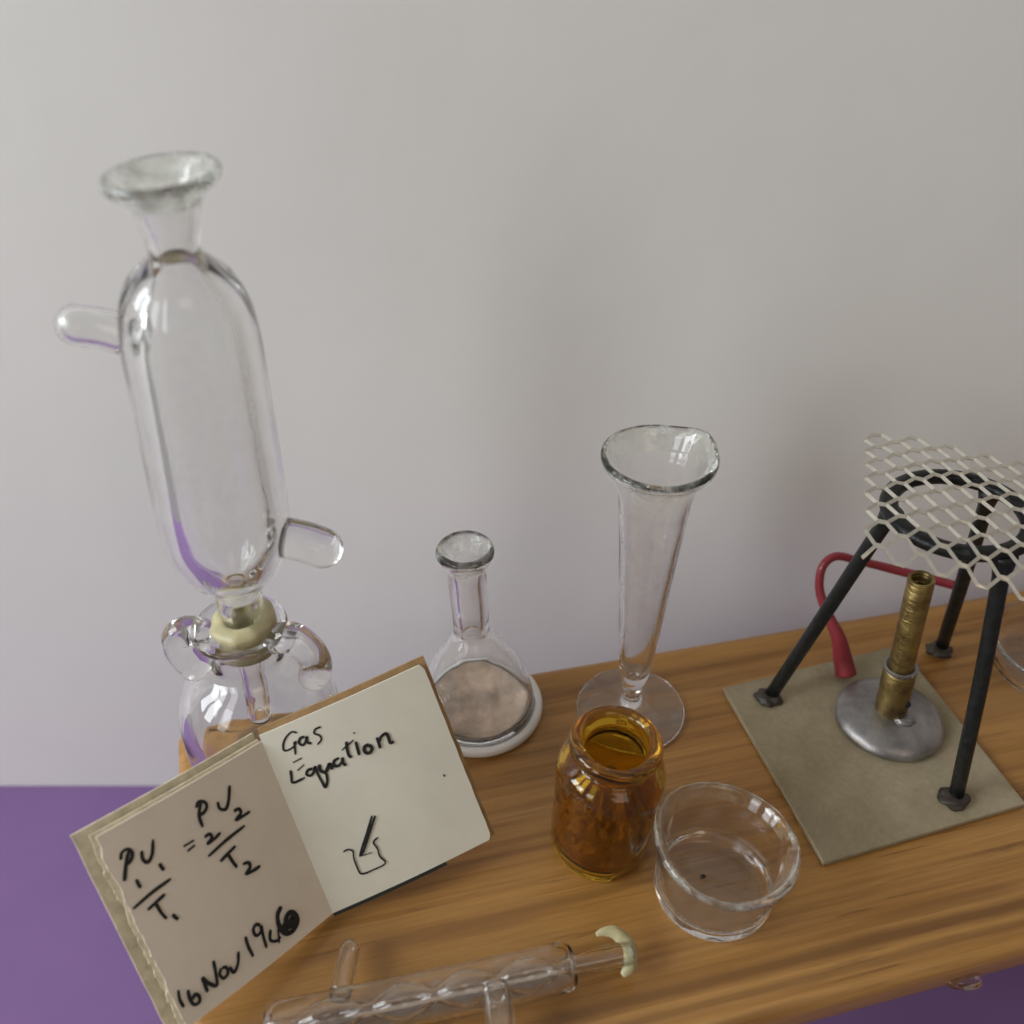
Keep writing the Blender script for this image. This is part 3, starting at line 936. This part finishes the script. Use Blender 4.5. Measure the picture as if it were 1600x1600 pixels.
def ribbon(fn, pts, width, h, W_, Hh):
    P = catmull([Vector((q[0] * W_, q[1] * Hh, 0)) for q in pts], 6)
    vs, fs = [], []
    n = len(P)
    for i, p in enumerate(P):
        t = (P[min(i + 1, n - 1)] - P[max(i - 1, 0)])
        if t.length < 1e-6: t = Vector((1, 0, 0))
        t.normalize()
        s = Vector((-t.y, t.x, 0))
        e = min(i, n - 1 - i)
        k = width * (0.62 if e == 0 else 0.9 if e == 1 else 1.0) * (1 + 0.22 * noise.noise(Vector((p.x * 9, p.y * 9, 1))))
        for sg in (-1, 1):
            q = p + s * k * sg * 0.5
            vs.append(fn(q.x / W_, q.y / Hh, h))
    for i in range(n - 1):
        fs.append((2 * i, 2 * i + 1, 2 * i + 3, 2 * i + 2))
    return vs, fs
LEFT = [[(0.166, 0.155), (0.133, 0.197), (0.106, 0.239), (0.091, 0.264)], [(0.117, 0.173), (0.136, 0.146), (0.166, 0.146), (0.177, 0.169), (0.157, 0.197), (0.123, 0.205)], [(0.141, 0.284), (0.141, 0.304), (0.143, 0.329)], [(0.219, 0.184), (0.208, 0.222), (0.222, 0.244), (0.252, 0.227), (0.289, 0.165)], [(0.268, 0.276), (0.27, 0.297), (0.275, 0.316)], [(0.286, 0.366), (0.177, 0.374), (0.071, 0.392)], [(0.231, 0.412), (0.179, 0.422), (0.127, 0.432)], [(0.174, 0.421), (0.178, 0.474), (0.189, 0.515)], [(0.222, 0.511), (0.228, 0.531), (0.237, 0.547)], [(0.405, 0.268), (0.464, 0.269)], [(0.412, 0.297), (0.459, 0.291)], [(0.576, 0.127), (0.538, 0.18), (0.53, 0.238)], [(0.54, 0.143), (0.561, 0.124), (0.588, 0.137), (0.592, 0.161), (0.566, 0.18), (0.533, 0.179)], [(0.517, 0.284), (0.546, 0.283), (0.551, 0.303), (0.519, 0.318), (0.563, 0.315), (0.601, 0.306)], [(0.651, 0.171), (0.648, 0.205), (0.673, 0.223), (0.703, 0.199), (0.743, 0.133)], [(0.709, 0.253), (0.737, 0.256), (0.741, 0.278), (0.701, 0.295), (0.744, 0.298), (0.788, 0.298)], [(0.732, 0.343), (0.611, 0.353), (0.494, 0.372)], [(0.644, 0.402), (0.591, 0.413), (0.54, 0.425)], [(0.59, 0.412), (0.597, 0.458), (0.606, 0.496)], [(0.64, 0.498), (0.67, 0.508), (0.67, 0.531), (0.635, 0.548), (0.675, 0.555), (0.722, 0.557)], [(0.094, 0.823), (0.081, 0.865), (0.083, 0.907)], [(0.134, 0.849), (0.125, 0.891), (0.132, 0.926), (0.157, 0.93), (0.169, 0.907), (0.155, 0.888), (0.134, 0.901)], [(0.214, 0.915), (0.217, 0.877), (0.221, 0.844), (0.233, 0.877), (0.266, 0.915), (0.288, 0.863), (0.303, 0.806)], [(0.324, 0.859), (0.303, 0.878), (0.312, 0.907), (0.341, 0.899), (0.345, 0.87), (0.326, 0.86)], [(0.361, 0.878), (0.371, 0.913), (0.404, 0.894), (0.434, 0.843)], [(0.498, 0.803), (0.491, 0.851), (0.493, 0.91)], [(0.594, 0.806), (0.574, 0.786), (0.55, 0.8), (0.552, 0.834), (0.583, 0.831), (0.595, 0.81), (0.584, 0.858), (0.575, 0.916)], [(0.633, 0.852), (0.611, 0.897), (0.645, 0.921), (0.668, 0.912)], [(0.671, 0.876), (0.648, 0.937)], [(0.738, 0.79), (0.701, 0.815), (0.685, 0.869), (0.706, 0.92), (0.745, 0.931), (0.788, 0.907), (0.791, 0.866), (0.765, 0.844), (0.732, 0.861), (0.731, 0.898), (0.763, 0.908), (0.769, 0.873), (0.717, 0.9), (0.716, 0.867)]]
RIGHT = [[(0.198, 0.059), (0.175, 0.045), (0.137, 0.056), (0.104, 0.086), (0.096, 0.116), (0.126, 0.122), (0.163, 0.112), (0.176, 0.094)], [(0.166, 0.094), (0.156, 0.125), (0.144, 0.158)], [(0.229, 0.092), (0.205, 0.091), (0.188, 0.11), (0.201, 0.128), (0.225, 0.117), (0.239, 0.097), (0.232, 0.123), (0.249, 0.139)], [(0.333, 0.078), (0.297, 0.08), (0.285, 0.095), (0.308, 0.117), (0.308, 0.139), (0.276, 0.155)], [(0.115, 0.19), (0.17, 0.186)], [(0.087, 0.221), (0.078, 0.252), (0.071, 0.283), (0.145, 0.285)], [(0.121, 0.237), (0.169, 0.221)], [(0.203, 0.258), (0.175, 0.256), (0.16, 0.274), (0.178, 0.287), (0.206, 0.272), (0.217, 0.255), (0.218, 0.298), (0.223, 0.34), (0.229, 0.371), (0.255, 0.34), (0.263, 0.294)], [(0.245, 0.251), (0.239, 0.282), (0.259, 0.3), (0.289, 0.28), (0.298, 0.271), (0.304, 0.302)], [(0.361, 0.261), (0.329, 0.266), (0.32, 0.287), (0.34, 0.297), (0.369, 0.284), (0.378, 0.268), (0.373, 0.302), (0.384, 0.309)], [(0.433, 0.199), (0.422, 0.235), (0.417, 0.269), (0.426, 0.286)], [(0.391, 0.231), (0.429, 0.22), (0.474, 0.207)], [(0.481, 0.219), (0.476, 0.257), (0.471, 0.291)], [(0.49, 0.172), (0.492, 0.179)], [(0.545, 0.26), (0.515, 0.264), (0.508, 0.288), (0.527, 0.301), (0.551, 0.288), (0.544, 0.262)], [(0.6, 0.243), (0.598, 0.28), (0.595, 0.304)], [(0.6, 0.272), (0.624, 0.25), (0.656, 0.246), (0.661, 0.27), (0.66, 0.299), (0.68, 0.3)], [(0.184, 0.719), (0.214, 0.718), (0.234, 0.736), (0.226, 0.769), (0.223, 0.823), (0.23, 0.864), (0.297, 0.871), (0.379, 0.863), (0.364, 0.821), (0.367, 0.776), (0.361, 0.736), (0.394, 0.723)], [(0.409, 0.605), (0.355, 0.669), (0.3, 0.728), (0.258, 0.776)], [(0.426, 0.612), (0.36, 0.681), (0.284, 0.763), (0.265, 0.773)], [(0.258, 0.776), (0.331, 0.783)], [(0.875, 0.57), (0.877, 0.582)]]
RW = [0.026, 0.03, 0.034, 0.026, 0.026, 0.032, 0.026, 0.036, 0.045, 0.04, 0.036, 0.02, 0.04, 0.04, 0.045, 0.042, 0.042, 0.022, 0.03, 0.03, 0.022, 0.035]
PW, PH = 1.683, 1.949
wl_ = [0.062] * len(LEFT)
mesh_obj("handwriting", *merge(*[ribbon(P_left, s, 0.031 if i < len(LEFT) - 1 else 0.047, 0.0045 + 0.0004 * i, PW, PH) for i, s in enumerate(LEFT)]), M_INK, pgl, bb)
mesh_obj("handwriting", *merge(*[ribbon(P_right, s, RW[i] * 0.78, 0.0045 + 0.0004 * i, PW, PH) for i, s in enumerate(RIGHT)]), M_INK, pgr, bb)

# ---------------------------------------------------------------- heat mat, burner, tripod, gauze, hose
q0, q1, q2 = Vector((2.56, 7.80, 0)), Vector((3.19, 5.45, 0)), Vector((5.56, 6.16, 0))
q3 = q0 + (q2 - q1)
def slab(c, z0, z1):
    vs = [(p.x, p.y, z0) for p in c] + [(p.x, p.y, z1) for p in c]
    return vs, [(3, 2, 1, 0), (4, 5, 6, 7), (0, 1, 5, 4), (1, 2, 6, 5), (2, 3, 7, 6), (3, 0, 4, 7)]
hm = mesh_obj("heat_mat", *slab((q0, q1, q2, q3), 0.004, 0.075), M_MAT, base=((q0.x + q2.x) / 2, (q0.y + q2.y) / 2, 0), smooth=False)
bevel(hm, 0.018, 3)
tag(hm, "square grey-green heat mat lying under the tripod and burner", "mat")
MZ = 0.077

KB = (4.40, 7.27, MZ)
bun = thing("bunsen_burner", KB, "small brass bunsen burner on a domed grey metal base, standing under the tripod", "burner")
path = [(0.0, 0.0), (0.58, 0.0), (0.64, 0.03), (0.65, 0.07), (0.61, 0.13), (0.50, 0.19), (0.30, 0.245), (0.0, 0.27)]
lathe_parts(path, ["base"], M_PEWTER, KB, bun, deform=lambda x, y, z: (x * 0.94, y * 0.93, z))
top_ = Vector((4.19, 7.26, 2.36)); bot_ = Vector((4.385, 7.26, MZ + 0.12))
axb = (top_ - bot_).normalized(); LBn = (top_ - bot_).length
def tubelathe(r_o, r_i, s0, s1, seg=48):
    e = 0.018
    p = [(r_i, s0), (r_o, s0), (r_o, s0 + e), (r_o, (s0 + s1) / 2), (r_o, s1 - e), (r_o - e * 0.6, s1), (r_i + e * 0.4, s1), (r_i, s1 - e), (r_i, (s0 + s1) / 2), (r_i, s0)]
    v, rings, fs = [], [], []
    rot = Vector((0, 0, 1)).rotation_difference(axb).to_matrix()
    for r, s in p:
        row = []
        for j in range(seg):
            a = 2 * math.pi * j / seg
            v.append(bot_ + rot @ Vector((r * math.cos(a), r * math.sin(a), s))); row.append(len(v) - 1)
        rings.append(row)
    for r0, r1 in zip(rings, rings[1:]):
        for j in range(seg):
            k = (j + 1) % seg
            fs.append((r0[j], r0[k], r1[k], r1[j]))
    return v, fs
br = mesh_obj("barrel", *tubelathe(0.135, 0.095, 0.3, LBn), M_BRASS, bun, KB)
cl = mesh_obj("collar", *tubelathe(0.178, 0.137, 0.0, 0.86), M_BRASS, bun, KB)
for o in (br, cl):
    es = o.modifiers.new("edge", 'EDGE_SPLIT'); es.split_angle = R(50)
rg = mesh_obj("collar_rim", *tubelathe(0.184, 0.14, 0.835, 0.87), M_PEWTER, cl, KB)
hp = bot_ + axb * 0.36 + Vector((0.10, -0.145, 0))
mesh_obj("air_hole", *blob(hp, 0.052, (0.9, 0.35, 1.0), 0.05), M_INK, cl, KB)
mesh_obj("solder", *blob((4.47, 7.08, MZ + 0.25), 0.09, (1.3, 0.8, 0.5), 0.4, 2.5, 9), M_PEWTER, bun, KB)

# tripod
TB = (4.46, 7.43, MZ)
tri = thing("tripod", TB, "black three-legged tripod with a ring top, standing over the brass burner", "tripod")
RC, RR, RZ = Vector((4.44, 7.46, 3.05)), 0.67, 3.05
seg, vs, fs = 64, [], []
for i in range(seg):
    a = 2 * math.pi * i / seg
    for j in range(14):
        b = 2 * math.pi * j / 14
        r = RR + 0.095 * math.cos(b)
        vs.append((RC.x + r * math.cos(a), RC.y + 0.92 * r * math.sin(a), RZ + 0.075 * math.sin(b)))
for i in range(seg):
    for j in range(14):
        i2, j2 = (i + 1) % seg, (j + 1) % 14
        fs.append((i * 14 + j, i2 * 14 + j, i2 * 14 + j2, i * 14 + j2))
mesh_obj("ring", vs, fs, M_BLACK, tri, TB)
LEGS = [((3.10, 7.63), (-0.62, 0.08)), ((4.81, 6.23), (0.22, -0.62)), ((5.42, 8.42), (0.48, 0.40))]
for k, ((fx, fy), (dx, dy)) in enumerate(LEGS):
    f = Vector((fx, fy, MZ + 0.06))
    tp = RC + Vector((dx, dy, -0.02))
    mid = (f + tp) / 2 + Vector((rnd.uniform(-.02, .02), rnd.uniform(-.02, .02), 0))
    g = tube_geo([f, mid, tp - (tp - f).normalized() * 0.25, tp], [0.078, 0.078, 0.08, 0.118], 24, sub=6)
    lg = mesh_obj("leg", *g, M_BLACK, tri, TB)
    mesh_obj("foot", *blob((fx - 0.03, fy - 0.03, MZ + 0.035), 0.14, (1.15, 0.95, 0.45), 0.35, 1.8, 3 * k + 1), M_GLUE, lg, TB)

# expanded-metal gauze resting on the ring
def gauze():
    O = Vector((3.26, 6.82, 0)); ex = Vector((0.951, -0.309, 0)); ey = Vector((0.268, 0.963, 0))
    cell_l, cell_s = 0.37, 0.135
    nxx, nyy = 6, 14
    gs = []
    def zf(p):
        a, b = (p - O).dot(ex), (p - O).dot(ey)
        return 3.175 + 0.035 * math.sin(a * 2.6 + 0.5) + 0.035 * math.sin(b * 1.9) - 0.5 * max(0, 0.33 - b) ** 1.25 + 0.02 * noise.noise(p * 1.5)
    for row in range(nyy + 1):
        nodes = []
        steps = nxx * 2 + (0 if row % 2 else 0)
        for i in range(steps + 1):
            updown = 1 if (i + row) % 2 else -1
            # flat node then slanting strand
            for t in (-0.22, 0.22):
                a = (i + t) * cell_l / 2
                b = row * cell_s / 1.0 * 1.0 + updown * (cell_s * 0.5 - 0.009)
                if a < -0.02 or a > nxx * cell_l + 0.02: continue
                p = O + ex * a + ey * (b + 0.02)
                p += Vector((rnd.uniform(-1, 1), rnd.uniform(-1, 1), 0)) * 0.006
                p += ex * 0.03 * noise.noise(p * 1.3 + Vector((0, 0, 5))) + ey * 0.035 * noise.noise(p * 1.1 + Vector((0, 0, 9)))
                nodes.append((p, updown))
        vs, fs = [], []
        wd, th = 0.0185, 0.006
        for i, (p, ud) in enumerate(nodes):
            z = zf(p)
            q0_ = nodes[max(i - 1, 0)][0]; q1_ = nodes[min(i + 1, len(nodes) - 1)][0]
            t = (q1_ - q0_).normalized()
            s = Vector((-t.y, t.x, 0))
            tilt = 0.55            # strands of expanded metal stand at an angle
            sv = s * math.cos(tilt) + Vector((0, 0, 1)) * math.sin(tilt)
            uv = -s * math.sin(tilt) + Vector((0, 0, 1)) * math.cos(tilt)
            c = Vector((p.x, p.y, z + ud * 0.004))
            for a, b in ((-1, -1), (1, -1), (1, 1), (-1, 1)):
                vs.append(c + sv * wd * a + uv * th * b)
        for i in range(len(nodes) - 1):
            for j in range(4):
                k = (j + 1) % 4
                fs.append((i * 4 + j, i * 4 + k, (i + 1) * 4 + k, (i + 1) * 4 + j))
        fs.append((3, 2, 1, 0))
        m = (len(nodes) - 1) * 4
        fs.append((m, m + 1, m + 2, m + 3))
        gs.append((vs, fs))
    return merge(*gs)
gz = mesh_obj("wire_gauze", *gauze(), M_ALU, base=(4.4, 7.4, 3.1), smooth=False)
tag(gz, "cut square of silvery expanded metal mesh lying on top of the black tripod ring", "gauze")

# red hose looping out behind the bench
hose = [(4.07, 7.92, 0.17), (4.02, 8.02, 0.34), (3.93, 8.12, 0.62), (3.79, 8.30, 0.86), (3.69, 8.46, 1.12), (3.72, 8.58, 1.36), (3.86, 8.66, 1.43), (4.22, 8.72, 1.30), (4.65, 8.72, 1.17), (5.28, 8.62, 1.04), (5.38, 8.60, 1.02)]
hr = [0.125, 0.115, 0.085, 0.06, 0.052, 0.050, 0.050, 0.050, 0.056, 0.056, 0.056]
g = merge(tube_geo(hose, hr, 20, sub=6))
tag(mesh_obj("rubber_hose", *g, M_RED, base=(4.07, 7.92, MZ)), "thin red rubber hose looping up from the burner base behind the tripod legs", "hose")
